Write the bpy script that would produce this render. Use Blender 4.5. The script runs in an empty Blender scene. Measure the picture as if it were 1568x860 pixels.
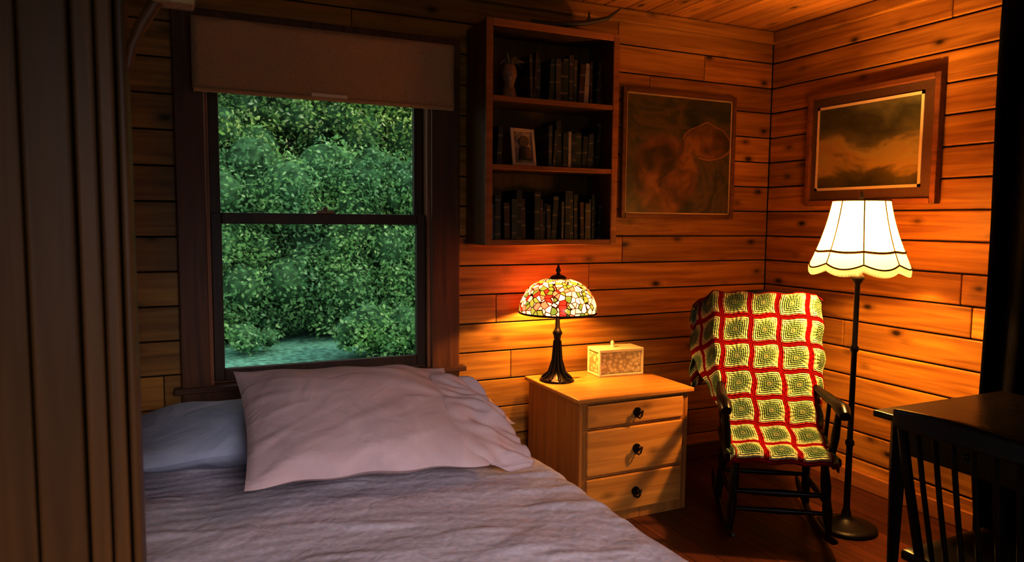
import bpy, math, random
from math import sin, cos, pi, radians, sqrt
from mathutils import Vector, Matrix, noise
random.seed(7)
S = bpy.context.scene
try:
    S.view_settings.view_transform = 'Standard'
    S.view_settings.look = 'None'
    S.view_settings.gamma = .74
    S.view_settings.exposure = .42
except Exception: pass

# ------------------------------------------------------------ materials
def newmat(name):
    m = bpy.data.materials.new(name); m.use_nodes = True
    nt = m.node_tree; nt.nodes.clear()
    out = nt.nodes.new('ShaderNodeOutputMaterial')
    return m, nt, out
def N(nt, t, **kw):
    n = nt.nodes.new(t)
    for k, v in kw.items(): setattr(n, k, v)
    return n
def L(nt, a, b): nt.links.new(a, b)
def ramp(nt, fac, stops, interp='LINEAR'):
    r = nt.nodes.new('ShaderNodeValToRGB'); r.color_ramp.interpolation = interp
    e = r.color_ramp.elements
    e[0].position, e[0].color = stops[0][0], (*stops[0][1], 1)
    e[1].position, e[1].color = stops[1][0], (*stops[1][1], 1)
    for p, c in stops[2:]:
        k = e.new(p); k.color = (*c, 1)
    if fac is not None: L(nt, fac, r.inputs[0])
    return r.outputs[0]
def math_(nt, op, a, b=None, c=None):
    n = nt.nodes.new('ShaderNodeMath'); n.operation = op
    for i, v in enumerate((a, b, c)):
        if v is None: continue
        if isinstance(v, (int, float)): n.inputs[i].default_value = v
        else: L(nt, v, n.inputs[i])
    return n.outputs[0]
def mix(nt, fac, a, b, mode='MIX'):
    n = nt.nodes.new('ShaderNodeMix'); n.data_type = 'RGBA'; n.blend_type = mode
    for inp, v in ((n.inputs[0], fac), (n.inputs[6], a), (n.inputs[7], b)):
        if isinstance(v, (int, float)): inp.default_value = v
        elif isinstance(v, tuple): inp.default_value = (*v, 1)
        else: L(nt, v, inp)
    return n.outputs[2]

def plain(name, col, rough=.6, metal=0, bump=0, bscale=80, var=0.0, spec=.5):
    m, nt, out = newmat(name)
    b = N(nt, 'ShaderNodeBsdfPrincipled'); b.inputs['Roughness'].default_value = rough
    b.inputs['Metallic'].default_value = metal
    b.inputs['Specular IOR Level'].default_value = spec
    tc = N(nt, 'ShaderNodeTexCoord')
    nz = N(nt, 'ShaderNodeTexNoise'); nz.inputs['Scale'].default_value = bscale
    nz.inputs['Detail'].default_value = 4
    L(nt, tc.outputs['Object'], nz.inputs['Vector'])
    c0 = tuple(c*(1-var) for c in col); c1 = tuple(min(1, c*(1+var)) for c in col)
    L(nt, ramp(nt, nz.outputs[0], [(.3, c0), (.7, c1)]), b.inputs['Base Color'])
    if bump:
        bp = N(nt, 'ShaderNodeBump'); bp.inputs['Strength'].default_value = bump
        bp.inputs['Distance'].default_value = .005
        L(nt, nz.outputs[0], bp.inputs['Height']); L(nt, bp.outputs[0], b.inputs['Normal'])
    L(nt, b.outputs[0], out.inputs[0])
    return m

def wood(name, dark, light, axis='X', rough=.45, knots=True, vary=.35, fine=26, spec=.35):
    m, nt, out = newmat(name)
    b = N(nt, 'ShaderNodeBsdfPrincipled'); b.inputs['Roughness'].default_value = rough
    b.inputs['Specular IOR Level'].default_value = spec
    tc = N(nt, 'ShaderNodeTexCoord'); geo = N(nt, 'ShaderNodeNewGeometry')
    rnd = geo.outputs['Random Per Island']
    off = N(nt, 'ShaderNodeCombineXYZ')
    for i in range(3): L(nt, math_(nt, 'MULTIPLY', rnd, 13.7+i*5), off.inputs[i])
    add = N(nt, 'ShaderNodeVectorMath', operation='ADD')
    L(nt, tc.outputs['Object'], add.inputs[0]); L(nt, off.outputs[0], add.inputs[1])
    mp = N(nt, 'ShaderNodeMapping')
    sc = [fine, fine, fine]; sc['XYZ'.index(axis)] = fine*.055
    mp.inputs['Scale'].default_value = sc
    L(nt, add.outputs[0], mp.inputs[0])
    n1 = N(nt, 'ShaderNodeTexNoise'); n1.inputs['Scale'].default_value = 1.0
    n1.inputs['Detail'].default_value = 5; n1.inputs['Distortion'].default_value = .8
    L(nt, mp.outputs[0], n1.inputs['Vector'])
    col = ramp(nt, n1.outputs[0], [(.3, dark), (.68, light)])
    v = math_(nt, 'ADD', math_(nt, 'MULTIPLY', rnd, vary), 1-vary*.6)
    cv = N(nt, 'ShaderNodeCombineXYZ')
    for i in range(3): L(nt, v, cv.inputs[i])
    col = mix(nt, 1.0, col, cv.outputs[0], 'MULTIPLY')
    if knots:
        mk = N(nt, 'ShaderNodeMapping'); ks = [7.5]*3; ks['XYZ'.index(axis)] = 4.0
        mk.inputs['Scale'].default_value = ks
        L(nt, add.outputs[0], mk.inputs[0])
        vo = N(nt, 'ShaderNodeTexVoronoi'); vo.inputs['Scale'].default_value = 1
        L(nt, mk.outputs[0], vo.inputs['Vector'])
        kf = ramp(nt, vo.outputs['Distance'], [(.06, (1, 1, 1)), (.13, (.35, .35, .35)), (.24, (0, 0, 0))])
        col = mix(nt, kf, col, tuple(c*.18 for c in dark))
    L(nt, col, b.inputs['Base Color'])
    bp = N(nt, 'ShaderNodeBump'); bp.inputs['Strength'].default_value = .25
    bp.inputs['Distance'].default_value = .004
    L(nt, n1.outputs[0], bp.inputs['Height']); L(nt, bp.outputs[0], b.inputs['Normal'])
    L(nt, b.outputs[0], out.inputs[0])
    return m

pineX = wood('pine_plank_x', (.27, .105, .014), (.56, .275, .045), 'X', vary=.5)
pineY = wood('pine_plank_y', (.27, .105, .014), (.56, .275, .045), 'Y', vary=.5)
ceilM = wood('pine_ceiling', (.32, .125, .02), (.52, .24, .05), 'Y')
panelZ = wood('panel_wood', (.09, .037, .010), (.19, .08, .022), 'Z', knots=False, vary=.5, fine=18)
trimX = wood('trim_wood_x', (.09, .034, .014), (.17, .068, .024), 'X', knots=False)
trimZ = wood('trim_wood_z', (.10, .034, .012), (.19, .07, .022), 'Z', knots=False)
trimY = wood('trim_wood_y', (.3, .11, .03), (.5, .21, .06), 'Y', knots=False)
sashM = wood('sash_wood', (.04, .02, .012), (.075, .034, .018), 'Z', knots=False)
shelfM = wood('shelf_wood', (.12, .046, .014), (.21, .085, .026), 'Z', knots=False)
floorM = wood('floor_wood', (.06, .018, .008), (.13, .038, .014), 'Y', rough=.35, knots=False, vary=.5)
nsX = wood('nightstand_pine_x', (.46, .20, .04), (.66, .33, .08), 'X', rough=.35, vary=.12)
nsZ = wood('nightstand_pine_z', (.34, .14, .03), (.5, .23, .055), 'Z', rough=.4, vary=.12, knots=False)
blackM = wood('black_wood', (.006, .004, .0035), (.016, .009, .007), 'Z', rough=.3, knots=False, spec=.25)
bronze = plain('bronze', (.05, .028, .015), .35, .8)
ironM = plain('dark_iron', (.02, .014, .012), .4, .6)
curtM = plain('dark_curtain_cloth', (.006, .004, .004), .9, bump=.3, var=.3, spec=.1)
shadeM = plain('roller_shade_fabric', (.60, .385, .20), .85, bump=.5, bscale=220, var=.16, spec=.1)
shadeT = plain('shade_handle', (.9, .75, .58), .5)
grooveM = plain('groove_dark', (.02, .008, .004), .9)

# ------------------------------------------------------------ mesh builder
class MB:
    def __init__(s): s.v = []; s.f = []; s.sm = []; s.uv = None
    def add(s, vs, fs, smooth=False):
        o = len(s.v); s.v += [tuple(p) for p in vs]
        s.f += [tuple(i+o for i in f) for f in fs]; s.sm += [smooth]*len(fs)
        return s
    def box(s, x0, x1, y0, y1, z0, z1, M=None):
        vs = [Vector(p) for p in ((x0,y0,z0),(x1,y0,z0),(x1,y1,z0),(x0,y1,z0),(x0,y0,z1),(x1,y0,z1),(x1,y1,z1),(x0,y1,z1))]
        if M is not None: vs = [M @ p for p in vs]
        return s.add(vs, [(0,3,2,1),(4,5,6,7),(0,1,5,4),(1,2,6,5),(2,3,7,6),(3,0,4,7)])
    def tube(s, pts, rad, n=12, sx=1.0):
        pts = [Vector(p) for p in pts]
        if not isinstance(rad, (list, tuple)): rad = [rad]*len(pts)
        vs = []; fs = []
        ref = None
        for i, p in enumerate(pts):
            a = pts[max(0, i-1)]; b = pts[min(len(pts)-1, i+1)]
            t = (b-a).normalized()
            if ref is None:
                ref = Vector((0,0,1)) if abs(t.z) < .9 else Vector((1,0,0))
            e1 = (ref - t*ref.dot(t)).normalized(); e2 = t.cross(e1); ref = e1
            for k in range(n):
                an = 2*pi*k/n
                vs.append(p + (e1*cos(an) + e2*sin(an)*sx)*rad[i])
        for i in range(len(pts)-1):
            for k in range(n):
                fs.append((i*n+k, i*n+(k+1) % n, (i+1)*n+(k+1) % n, (i+1)*n+k))
        s.add(vs, fs, True)
        s.add(vs[:n], [tuple(reversed(range(n)))]); s.add(vs[-n:], [tuple(range(n))])
        return s
    def lathe(s, prof, c=(0,0,0), n=40, caps=True):
        vs = []; fs = []
        for r, z in prof:
            for k in range(n):
                a = 2*pi*k/n; vs.append((c[0]+r*cos(a), c[1]+r*sin(a), c[2]+z))
        for i in range(len(prof)-1):
            for k in range(n):
                fs.append((i*n+k, i*n+(k+1) % n, (i+1)*n+(k+1) % n, (i+1)*n+k))
        if caps:
            fs.append(tuple(reversed(range(n)))); m = (len(prof)-1)*n; fs.append(tuple(range(m, m+n)))
        return s.add(vs, fs, True)
    def sheet(s, fn, nu, nv, smooth=True, closed=False):
        vs = [fn(i/nu, j/nv) for j in range(nv+1) for i in range(nu+1)]
        w = nu+1
        return s.add(vs, [(j*w+i, j*w+i+1, (j+1)*w+i+1, (j+1)*w+i) for j in range(nv) for i in range(nu)], smooth)
    def obj(s, name, mat, parent=None, bevel=0, solid=0, sub=0, uvs=None):
        me = bpy.data.meshes.new(name); me.from_pydata(s.v, [], s.f); me.update()
        me.polygons.foreach_set('use_smooth', s.sm)
        if uvs is not None:
            lay = me.uv_layers.new(name='UVMap')
            for lp in me.loops: lay.data[lp.index].uv = uvs[lp.vertex_index]
        o = bpy.data.objects.new(name, me); S.collection.objects.link(o)
        me.materials.append(mat)
        if parent: o.parent = parent
        if solid:
            md = o.modifiers.new('so', 'SOLIDIFY'); md.thickness = solid; md.offset = 0
        if bevel:
            md = o.modifiers.new('bv', 'BEVEL'); md.width = bevel; md.segments = 2
            md.limit_method = 'ANGLE'; md.angle_limit = radians(50)
        if sub:
            md = o.modifiers.new('sb', 'SUBSURF'); md.levels = sub; md.render_levels = sub
        return o
def empty(name, loc=(0,0,0), rz=0):
    e = bpy.data.objects.new(name, None); S.collection.objects.link(e)
    e.location = loc; e.rotation_euler = (0, 0, rz); e.empty_display_size = .1
    return e

# ------------------------------------------------------------ room shell
D = 3.45; XR = 3.38; XL = -2.2; YF = -1.5; H = 2.62
PH = .152
def seglist(a, b, seed):
    r = random.Random(seed)
    cuts = [a]; x = a + r.uniform(.5, 1.8)
    while x < b-.4: cuts.append(x); x += r.uniform(1.2, 2.4)
    cuts.append(b)
    return list(zip(cuts[:-1], cuts[1:]))
wx0, wx1, wz0, wz1 = .11, 1.16, .70, 2.22
mb = MB(); z = 0; i = 0
while z < H:
    z1 = min(z+PH, H); g = .0035
    for a, b in seglist(XL, XR, i):
        segs = [(a, b)]
        if z1 > wz0 and z < wz1:
            segs = []
            if a < wx0: segs.append((a, min(b, wx0)))
            if b > wx1: segs.append((max(a, wx1), b))
        for p, q in segs:
            mb.box(p+.0015, q-.0015, D, D+.14, z+g, z1-g)
    z = z1; i += 1
wb = mb.obj('wall_back', pineX, bevel=.007)
sh = MB()
sh.box(XL, wx0, D+.02, D+.15, 0, H); sh.box(wx1, XR+.15, D+.02, D+.15, 0, H)
sh.box(wx0, wx1, D+.02, D+.15, 0, wz0); sh.box(wx0, wx1, D+.02, D+.15, wz1, H)
sh.obj('plank_backing', grooveM, parent=wb)
mb = MB(); z = 0; i = 50
while z < H:
    z1 = min(z+PH, H)
    for a, b in seglist(YF, D, i):
        mb.box(XR, XR+.12, a+.0015, b-.0015, z+.0035, z1-.0035)
    z = z1; i += 1
wr = mb.obj('wall_right', pineY, bevel=.007)
MB().box(XR+.02, XR+.13, YF, D, 0, H).obj('plank_backing', grooveM, parent=wr)
MB().box(XL-.12, XL, YF, D+.15, 0, H).obj('wall_left', pineY)
mb = MB(); fx0, fx1, fz0, fz1 = -.3, 1.6, .8, 2.2
mb.box(XL, fx0, YF-.12, YF, 0, H); mb.box(fx1, XR+.12, YF-.12, YF, 0, H)
mb.box(fx0, fx1, YF-.12, YF, 0, fz0); mb.box(fx0, fx1, YF-.12, YF, fz1, H)  # opening for the added window
mb.obj('wall_front', pineX)
mb = MB(); x = XL; i = 0
while x < XR+.12:
    for a, b in seglist(YF, D+.1, 90+i):
        mb.box(x+.001, min(x+.11, XR+.12)-.001, a+.001, b-.001, -.05, 0)
    x += .11; i += 1
mb.obj('floor', floorM, bevel=.0015)
mb = MB(); x = XL
while x < XR+.12:
    mb.box(x+.002, min(x+.14, XR+.12)-.002, YF, D+.1, H, H+.05); x += .14
mb.obj('ceiling', ceilM, bevel=.006)
MB().box(XL, XR+.12, YF, D+.12, H+.05, H+.1).obj('roof_slab', grooveM)
MB().box(XL, XR, D-.03, D, H-.075, H-.001).obj('trim_1', pineX, bevel=.008)
MB().box(XR-.03, XR, YF, D-.03, H-.075, H-.001).obj('trim_2', pineY, bevel=.008)
MB().box(XL, XR, D-.018, D, 0, .09).obj('baseboard_back', trimX, bevel=.004)
MB().box(XR-.018, XR, YF, D-.02, 0, .09).obj('baseboard_right', trimY, bevel=.004)

# partition with vertical board casing at the left foreground
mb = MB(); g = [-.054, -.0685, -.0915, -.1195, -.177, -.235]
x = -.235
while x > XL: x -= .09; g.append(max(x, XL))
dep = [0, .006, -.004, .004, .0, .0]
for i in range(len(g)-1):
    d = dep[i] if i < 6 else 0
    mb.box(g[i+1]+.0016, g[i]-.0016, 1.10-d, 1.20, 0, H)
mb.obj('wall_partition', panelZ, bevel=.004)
mb = MB(); mb.box(XL, XR, 1.08, 1.22, 2.44, H)
mb.obj('ceiling_beam', trimX, bevel=.006)
CB = empty('curved_brace')
mb = MB()
bp_ = [(-.056, 1.655), (-.050, 1.685), (-.038, 1.715), (-.018, 1.75), (.012, 1.79), (.05, 1.85), (.10, 1.95), (.15, 2.10), (.19, 2.28), (.21, 2.44)]
mb.tube([(a, 1.15, c) for a, c in bp_], [.006, .007, .008, .009, .01, .012, .013, .014, .015, .015], n=10)
mb.obj('brace', trimZ, CB)
MB().box(-.024, .032, 1.13, 1.17, 1.748, 1.84).obj('brace_block', shadeM, CB, bevel=.004)

# ------------------------------------------------------------ window 1
W = empty('window_1')
mb = MB()
mb.box(0, .12, D-.035, D, .60, 2.30); mb.box(1.15, 1.30, D-.035, D, .60, 2.30)
mb.box(.0, 1.30, D-.038, D, 2.2, 2.34)
mb.obj('casing', trimZ, W, bevel=.006)
mb = MB(); mb.box(-.03, 1.33, D-.06, D+.04, .68, .705); mb.box(0, 1.30, D-.03, D, .57, .68)
mb.obj('sill', trimX, W, bevel=.005)
mb = MB()
mb.box(.11, .135, D-.01, D+.13, .70, 2.22); mb.box(1.135, 1.16, D-.01, D+.13, .70, 2.22)
mb.box(.11, 1.16, D-.01, D+.13, 2.19, 2.22); mb.box(.11, 1.16, D+.03, D+.15, .695, .715)
mb.obj('jamb', wood('jamb_wood', (.22, .09, .04), (.36, .15, .07), 'Z', knots=False), W, bevel=.002)
def sash(nm, x0, x1, z0, z1, y, bl, bt):
    m = MB(); s = .045
    m.box(x0, x0+s, y, y+.035, z0, z1); m.box(x1-s, x1, y, y+.035, z0, z1)
    m.box(x0+s, x1-s, y, y+.035, z0, z0+bl); m.box(x0+s, x1-s, y, y+.035, z1-bt, z1)
    m.obj(nm, sashM, W, bevel=.004)
sash('lower_sash', .137, 1.133, .712, 1.475, D+.015, .055, .05)
sash('upper_sash', .137, 1.133, 1.425, 2.19, D+.058, .045, .05)
mb = MB(); mb.box(.60, .68, D+.005, D+.03, 1.475, 1.49); mb.tube([(.64, D+.02, 1.485), (.64, D+.02, 1.505)], .012)
mb.obj('sash_lock', plain('lock_brass', (.25, .15, .07), .4), W, bevel=.002)
gm, nt, out = newmat('window_glass')
tr = N(nt, 'ShaderNodeBsdfTransparent'); tr.inputs[0].default_value = (.95, .98, .97, 1)
gl = N(nt, 'ShaderNodeBsdfGlossy'); gl.inputs['Roughness'].default_value = .05
mx = N(nt, 'ShaderNodeMixShader'); mx.inputs[0].default_value = .0015
L(nt, tr.outputs[0], mx.inputs[1]); L(nt, gl.outputs[0], mx.inputs[2]); L(nt, mx.outputs[0], out.inputs[0])
MB().sheet(lambda u, v: (.18+.91*u, D+.032, .765+.665*v), 1, 1, False).obj('lower_pane', gm, W)
MB().sheet(lambda u, v: (.18+.91*u, D+.075, 1.465+.68*v), 1, 1, False).obj('upper_pane', gm, W)
# shade
WS = empty('window_shade')
def shf(u, v):
    x = .075+1.165*u
    return (x, 3.345+.006*sin(v*pi)+.003*sin(u*9), 2.29-.3*v-.004*sin(u*pi))
MB().sheet(shf, 40, 12).obj('fabric', shadeM, WS, solid=.006)
mb = MB(); mb.box(.075, 1.24, 3.345, 3.41, 2.27, 2.292); mb.box(.075, .09, 3.35, 3.41, 2.0, 2.28); mb.box(1.225, 1.24, 3.35, 3.41, 2.0, 2.28)
mb.obj('valance_box', shadeM, WS, bevel=.004)
mb = MB(); mb.tube([(.08, 3.345, 1.99), (1.235, 3.345, 1.99)], .011)
mb.obj('hem_bar', shadeM, WS)
mb = MB(); mb.box(.56, .72, 3.328, 3.342, 1.995, 2.011); mb.obj('pull_handle', shadeT, WS, bevel=.004)
mb = MB(); mb.tube([(.09, 3.38, 2.24), (1.225, 3.38, 2.24)], .025); mb.obj('roller', shadeM, WS)

# made-up window frame behind the camera, added to house the fill light
W2 = empty('added_window')
mb = MB(); mb.box(fx0-.1, fx0, YF-.02, YF+.03, fz0-.1, fz1+.1); mb.box(fx1, fx1+.1, YF-.02, YF+.03, fz0-.1, fz1+.1)
mb.box(fx0, fx1, YF-.02, YF+.03, fz0-.1, fz0); mb.box(fx0, fx1, YF-.02, YF+.03, fz1, fz1+.1); mb.box(.63, .67, YF-.06, YF-.02, fz0, fz1)
mb.obj('casing', trimZ, W2, bevel=.004)

# ------------------------------------------------------------ bookcase
B = empty('bookcase')
bx0, bx1, by0, by1, bz0, bz1 = 1.345, 2.075, 3.19, 3.447, 1.33, 2.40
mb = MB()
mb.box(bx0, bx0+.022, by0, by1, bz0, bz1); mb.box(bx1-.022, bx1, by0, by1, bz0, bz1)
for zz in (1.335, 1.695, 2.02, 2.378):
    mb.box(bx0+.022, bx1-.022, by0+.004, by1, zz, zz+.022)
mb.box(bx0+.02, bx1-.02, by1-.01, by1, bz0, bz1)
mb.obj('carcass', shelfM, B, bevel=.003)
mb = MB(); mb.box(bx0-.006, bx0+.03, by0-.012, by0, bz0, bz1); mb.box(bx1-.03, bx1+.006, by0-.012, by0, bz0, bz1)
mb.box(bx0+.03, bx1-.03, by0-.012, by0, bz1-.035, bz1)
mb.box(bx0+.03, bx1-.03, by0-.01, by0, 2.02, 2.044); mb.box(bx0+.03, bx1-.03, by0-.01, by0, 1.695, 1.719); mb.box(bx0+.03, bx1-.03, by0-.01, by0, 1.33, 1.358)
mb.obj('face_frame', wood('shelf_face', (.26, .10, .03), (.4, .165, .045), 'X', knots=False), B, bevel=.003)
bm_, nt, out = newmat('book_spines')
b = N(nt, 'ShaderNodeBsdfPrincipled'); b.inputs['Roughness'].default_value = .55
geo = N(nt, 'ShaderNodeNewGeometry')
c = ramp(nt, geo.outputs['Random Per Island'], [(0, (.012, .012, .016)), (.2, (.04, .03, .03)), (.35, (.02, .03, .02)), (.5, (.07, .055, .04)), (.62, (.05, .01, .01)), (.74, (.018, .018, .03)), (.86, (.13, .10, .075)), (.94, (.42, .34, .25))], 'CONSTANT')
tc = N(nt, 'ShaderNodeTexCoord'); sp = N(nt, 'ShaderNodeSeparateXYZ'); L(nt, tc.outputs['Object'], sp.inputs[0])
st = math_(nt, 'GREATER_THAN', math_(nt, 'SINE', math_(nt, 'MULTIPLY', math_(nt, 'ADD', sp.outputs[2], geo.outputs['Random Per Island']), 75)), .93)
c = mix(nt, math_(nt, 'MULTIPLY', st, .5), c, (.25, .2, .12))
L(nt, c, b.inputs['Base Color']); L(nt, b.outputs[0], out.inputs[0])
mb = MB(); r = random.Random(3)
def bookrow(x0, x1, z, hmin, hmax):
    x = x0
    while x < x1:
        w = r.uniform(.013, .034); h = r.uniform(hmin, hmax); d = r.uniform(.12, .17)
        if x+w > x1: break
        if r.random() < .07: x += .02; continue
        tilt = r.choice([0, 0, 0, .06, -.03])
        M = Matrix.Translation((x, 3.235+r.uniform(0, .02), z)) @ Matrix.Rotation(tilt, 4, 'Y')
        mb.box(0, w-.0015, 0, d, 0, h, M); x += w+abs(tilt)*.1
bookrow(1.60, 2.03, 2.043, .19, .25); bookrow(1.375, 1.43, 2.043, .16, .22)
bookrow(1.375, 1.47, 1.718, .15, .22); bookrow(1.69, 2.04, 1.718, .16, .24)
bookrow(1.38, 2.04, 1.358, .17, .25)
mb.obj('shelf_books', bm_, bevel=.0012)
FP = empty('framed_photo', (1.575, 3.235, 1.720), .12)
Mt = Matrix.Rotation(radians(-9), 4, 'X')
mb = MB()
for a in ((-.07, -.052, 0, .19), (.052, .07, 0, .19)): mb.box(a[0], a[1], 0, .012, a[2], a[3], Mt)
mb.box(-.052, .052, 0, .012, 0, .018, Mt); mb.box(-.052, .052, 0, .012, .172, .19, Mt)
mb.obj('frame', plain('silver_frame', (.6, .46, .33), .4), FP, bevel=.003)
MB().box(-.052, .052, .006, .01, .018, .172, Mt).obj('picture', plain('old_photo', (.38, .27, .18), .6, bscale=30, var=.7), FP)
mb = MB(); mb.tube([(0, .012, .12), (0, .022, .121)], .028, n=20)
mb.tube([(0, .0, .03), (0, .008, .09)], [.035, .025], n=16)
mb.obj('portrait', plain('portrait_dark', (.12, .07, .04), .6), FP)
FG = empty('shelf_figurine', (1.50, 3.27, 2.043))
mb = MB(); mb.lathe([(.035, 0), (.04, .01), (.03, .05), (.022, .06), (.03, .09), (.04, .12), (.03, .16), (.012, .175)], n=20)
mb.obj('body', plain('figurine_clay', (.28, .16, .08), .5, bscale=60, var=.5), FG)
mb = MB()
for k in range(14):
    a = k*2.4; l = .04+.02*(k % 3)
    mb.tube([(0, 0, .15), (cos(a)*l*.5, sin(a)*l*.3, .19), (cos(a)*l, sin(a)*l*.6, .16+.02*(k % 4))], [.004, .012, .002], n=6)
mb.obj('leaves', plain('dry_leaves', (.15, .10, .05), .8), FG)
mb = MB()
main = [(1.62, 3.28, 2.43), (1.75, 3.22, 2.42), (1.88, 3.18, 2.435), (2.0, 3.17, 2.47), (2.08, 3.18, 2.53)]
mb.tube(main, [.018, .015, .013, .010, .004], n=10)
mb.tube([main[2], (1.92, 3.22, 2.47), (1.93, 3.24, 2.51)], [.011, .007, .003], n=8)
mb.obj('deer_antler', plain('antler', (.06, .035, .02), .6, bump=.4))

# ------------------------------------------------------------ paintings
P1 = empty('painting')
y = D
mb = MB(); f = .026
mb.box(2.27, 2.27+f, y-.03, y-.001, 1.47, 2.20); mb.box(3.08-f, 3.08, y-.03, y-.001, 1.47, 2.20)
mb.box(2.27+f, 3.08-f, y-.03, y-.001, 1.47, 1.47+f); mb.box(2.27+f, 3.08-f, y-.03, y-.001, 2.20-f, 2.20)
mb.obj('frame', wood('frame_brown', (.11, .042, .014), (.2, .08, .025), 'X', knots=False), P1, bevel=.004)
mb = MB(); a, c_, e, g_ = 2.27+f, 3.08-f, 1.47+f, 2.2-f; k = .008
mb.box(a, a+k, y-.02, y-.015, e, g_); mb.box(c_-k, c_, y-.02, y-.015, e, g_); mb.box(a, c_, y-.02, y-.015, e, e+k); mb.box(a, c_, y-.02, y-.015, g_-k, g_)
mb.obj('fillet', plain('fillet_gold', (.6, .42, .2), .5), P1)
pm, nt, out = newmat('abstract_painting')
b = N(nt, 'ShaderNodeBsdfPrincipled'); b.inputs['Roughness'].default_value = .4
tc = N(nt, 'ShaderNodeTexCoord')
n0 = N(nt, 'ShaderNodeTexNoise'); n0.inputs['Scale'].default_value = 3.4; n0.inputs['Detail'].default_value = 9; n0.inputs['Roughness'].default_value = .62; n0.inputs['Distortion'].default_value = .9
L(nt, tc.outputs['Object'], n0.inputs['Vector'])
n1 = N(nt, 'ShaderNodeTexNoise'); n1.inputs['Scale'].default_value = 3.0; n1.inputs['Detail'].default_value = 3
L(nt, tc.outputs['Object'], n1.inputs['Vector'])
n3 = N(nt, 'ShaderNodeTexNoise'); n3.inputs['Scale'].default_value = 6.5; n3.inputs['Detail'].default_value = 8; n3.inputs['Distortion'].default_value = .6
L(nt, tc.outputs['Object'], n3.inputs['Vector'])
bgc = ramp(nt, n0.outputs[0], [(.3, (.022, .020, .008)), (.45, (.06, .052, .02)), (.54, (.13, .08, .025)), (.62, (.045, .04, .016)), (.72, (.15, .10, .03))])
fgc = ramp(nt, n3.outputs[0], [(.34, (.05, .024, .008)), (.5, (.17, .072, .017)), (.62, (.27, .12, .028)), (.7, (.12, .06, .018))])
def blob(cx, cz, sx, sz):
    mp = N(nt, 'ShaderNodeVectorMath', operation='MULTIPLY_ADD'); L(nt, n1.outputs[1], mp.inputs[0]); mp.inputs[1].default_value = (.16, 0, .16); L(nt, tc.outputs['Object'], mp.inputs[2])
    sp = N(nt, 'ShaderNodeSeparateXYZ'); L(nt, mp.outputs[0], sp.inputs[0])
    dx = math_(nt, 'DIVIDE', math_(nt, 'SUBTRACT', sp.outputs[0], cx+.08), sx); dz = math_(nt, 'DIVIDE', math_(nt, 'SUBTRACT', sp.outputs[2], cz+.08), sz)
    return math_(nt, 'SQRT', math_(nt, 'ADD', math_(nt, 'MULTIPLY', dx, dx), math_(nt, 'MULTIPLY', dz, dz)))
d1 = blob(2.56, 1.72, .24, .27); d2 = blob(2.86, 1.90, .18, .11)
dm = math_(nt, 'MINIMUM', d1, d2)
col = mix(nt, ramp(nt, dm, [(.82, (1, 1, 1)), (1.0, (0, 0, 0))]), bgc, fgc)
lnm = math_(nt, 'MULTIPLY', ramp(nt, d2, [(.93, (0, 0, 0)), (1.0, (1, 1, 1)), (1.07, (0, 0, 0))]), math_(nt, 'GREATER_THAN', d1, 1.0))
col = mix(nt, lnm, col, (.48, .19, .035))
col = mix(nt, ramp(nt, dm, [(1.02, (0, 0, 0)), (1.1, (.9, .9, .9)), (1.4, (0, 0, 0))]), col, (.012, .010, .005))
L(nt, col, b.inputs['Base Color']); L(nt, b.outputs[0], out.inputs[0])
MB().box(2.29, 3.06, y-.016, y-.006, 1.49, 2.18).obj('canvas', pm, P1)

P2 = empty('landscape_painting'); x = XR
y0, y1, z0, z1 = 2.315, 3.12, 1.55, 2.185; f = .03
mb = MB()
mb.box(x-.045, x-.001, y0, y0+f, z0, z1); mb.box(x-.045, x-.001, y1-f, y1, z0, z1)
mb.box(x-.045, x-.001, y0+f, y1-f, z0, z0+f); mb.box(x-.045, x-.001, y0+f, y1-f, z1-f, z1)
mb.obj('frame', wood('frame_dark', (.16, .055, .018), (.26, .10, .03), 'Y', knots=False), P2, bevel=.005)
MB().box(x-.025, x-.006, y0+f, y1-f, z0+f, z1-f).obj('mat_board', plain('mat_brown', (.12, .06, .026), .35, var=.15), P2)
iy0, iy1, iz0, iz1 = y0+.09, y1-.065, z0+.085, z1-.08; k = .015
mb = MB(); mb.box(x-.03, x-.02, iy0, iy0+k, iz0, iz1); mb.box(x-.03, x-.02, iy1-k, iy1, iz0, iz1); mb.box(x-.03, x-.02, iy0, iy1, iz0, iz0+k); mb.box(x-.03, x-.02, iy0, iy1, iz1-k, iz1)
mb.obj('white_fillet', plain('fillet_cream', (.85, .66, .46), .6), P2)
pm, nt, out = newmat('landscape_paint')
b = N(nt, 'ShaderNodeBsdfPrincipled'); b.inputs['Roughness'].default_value = .35
tc = N(nt, 'ShaderNodeTexCoord'); sp = N(nt, 'ShaderNodeSeparateXYZ'); L(nt, tc.outputs['Object'], sp.inputs[0])
mp = N(nt, 'ShaderNodeMapping'); mp.inputs['Scale'].default_value = (1, 2.4, 5); L(nt, tc.outputs['Object'], mp.inputs[0])
n0 = N(nt, 'ShaderNodeTexNoise'); n0.inputs['Scale'].default_value = 1.4; n0.inputs['Detail'].default_value = 8; n0.inputs['Distortion'].default_value = .5
L(nt, mp.outputs[0], n0.inputs['Vector'])
h = math_(nt, 'ADD', math_(nt, 'MULTIPLY', math_(nt, 'SUBTRACT', sp.outputs[2], iz0), 1/(iz1-iz0)), math_(nt, 'MULTIPLY', math_(nt, 'SUBTRACT', n0.outputs[0], .5), 1.1))
col = ramp(nt, h, [(0, (.05, .04, .012)), (.2, (.12, .085, .02)), (.34, (.40, .25, .055)), (.48, (.40, .30, .09)), (.62, (.16, .13, .045)), (.82, (.07, .065, .026)), (1, (.17, .145, .06))])
L(nt, col, b.inputs['Base Color']); L(nt, b.outputs[0], out.inputs[0])
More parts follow.
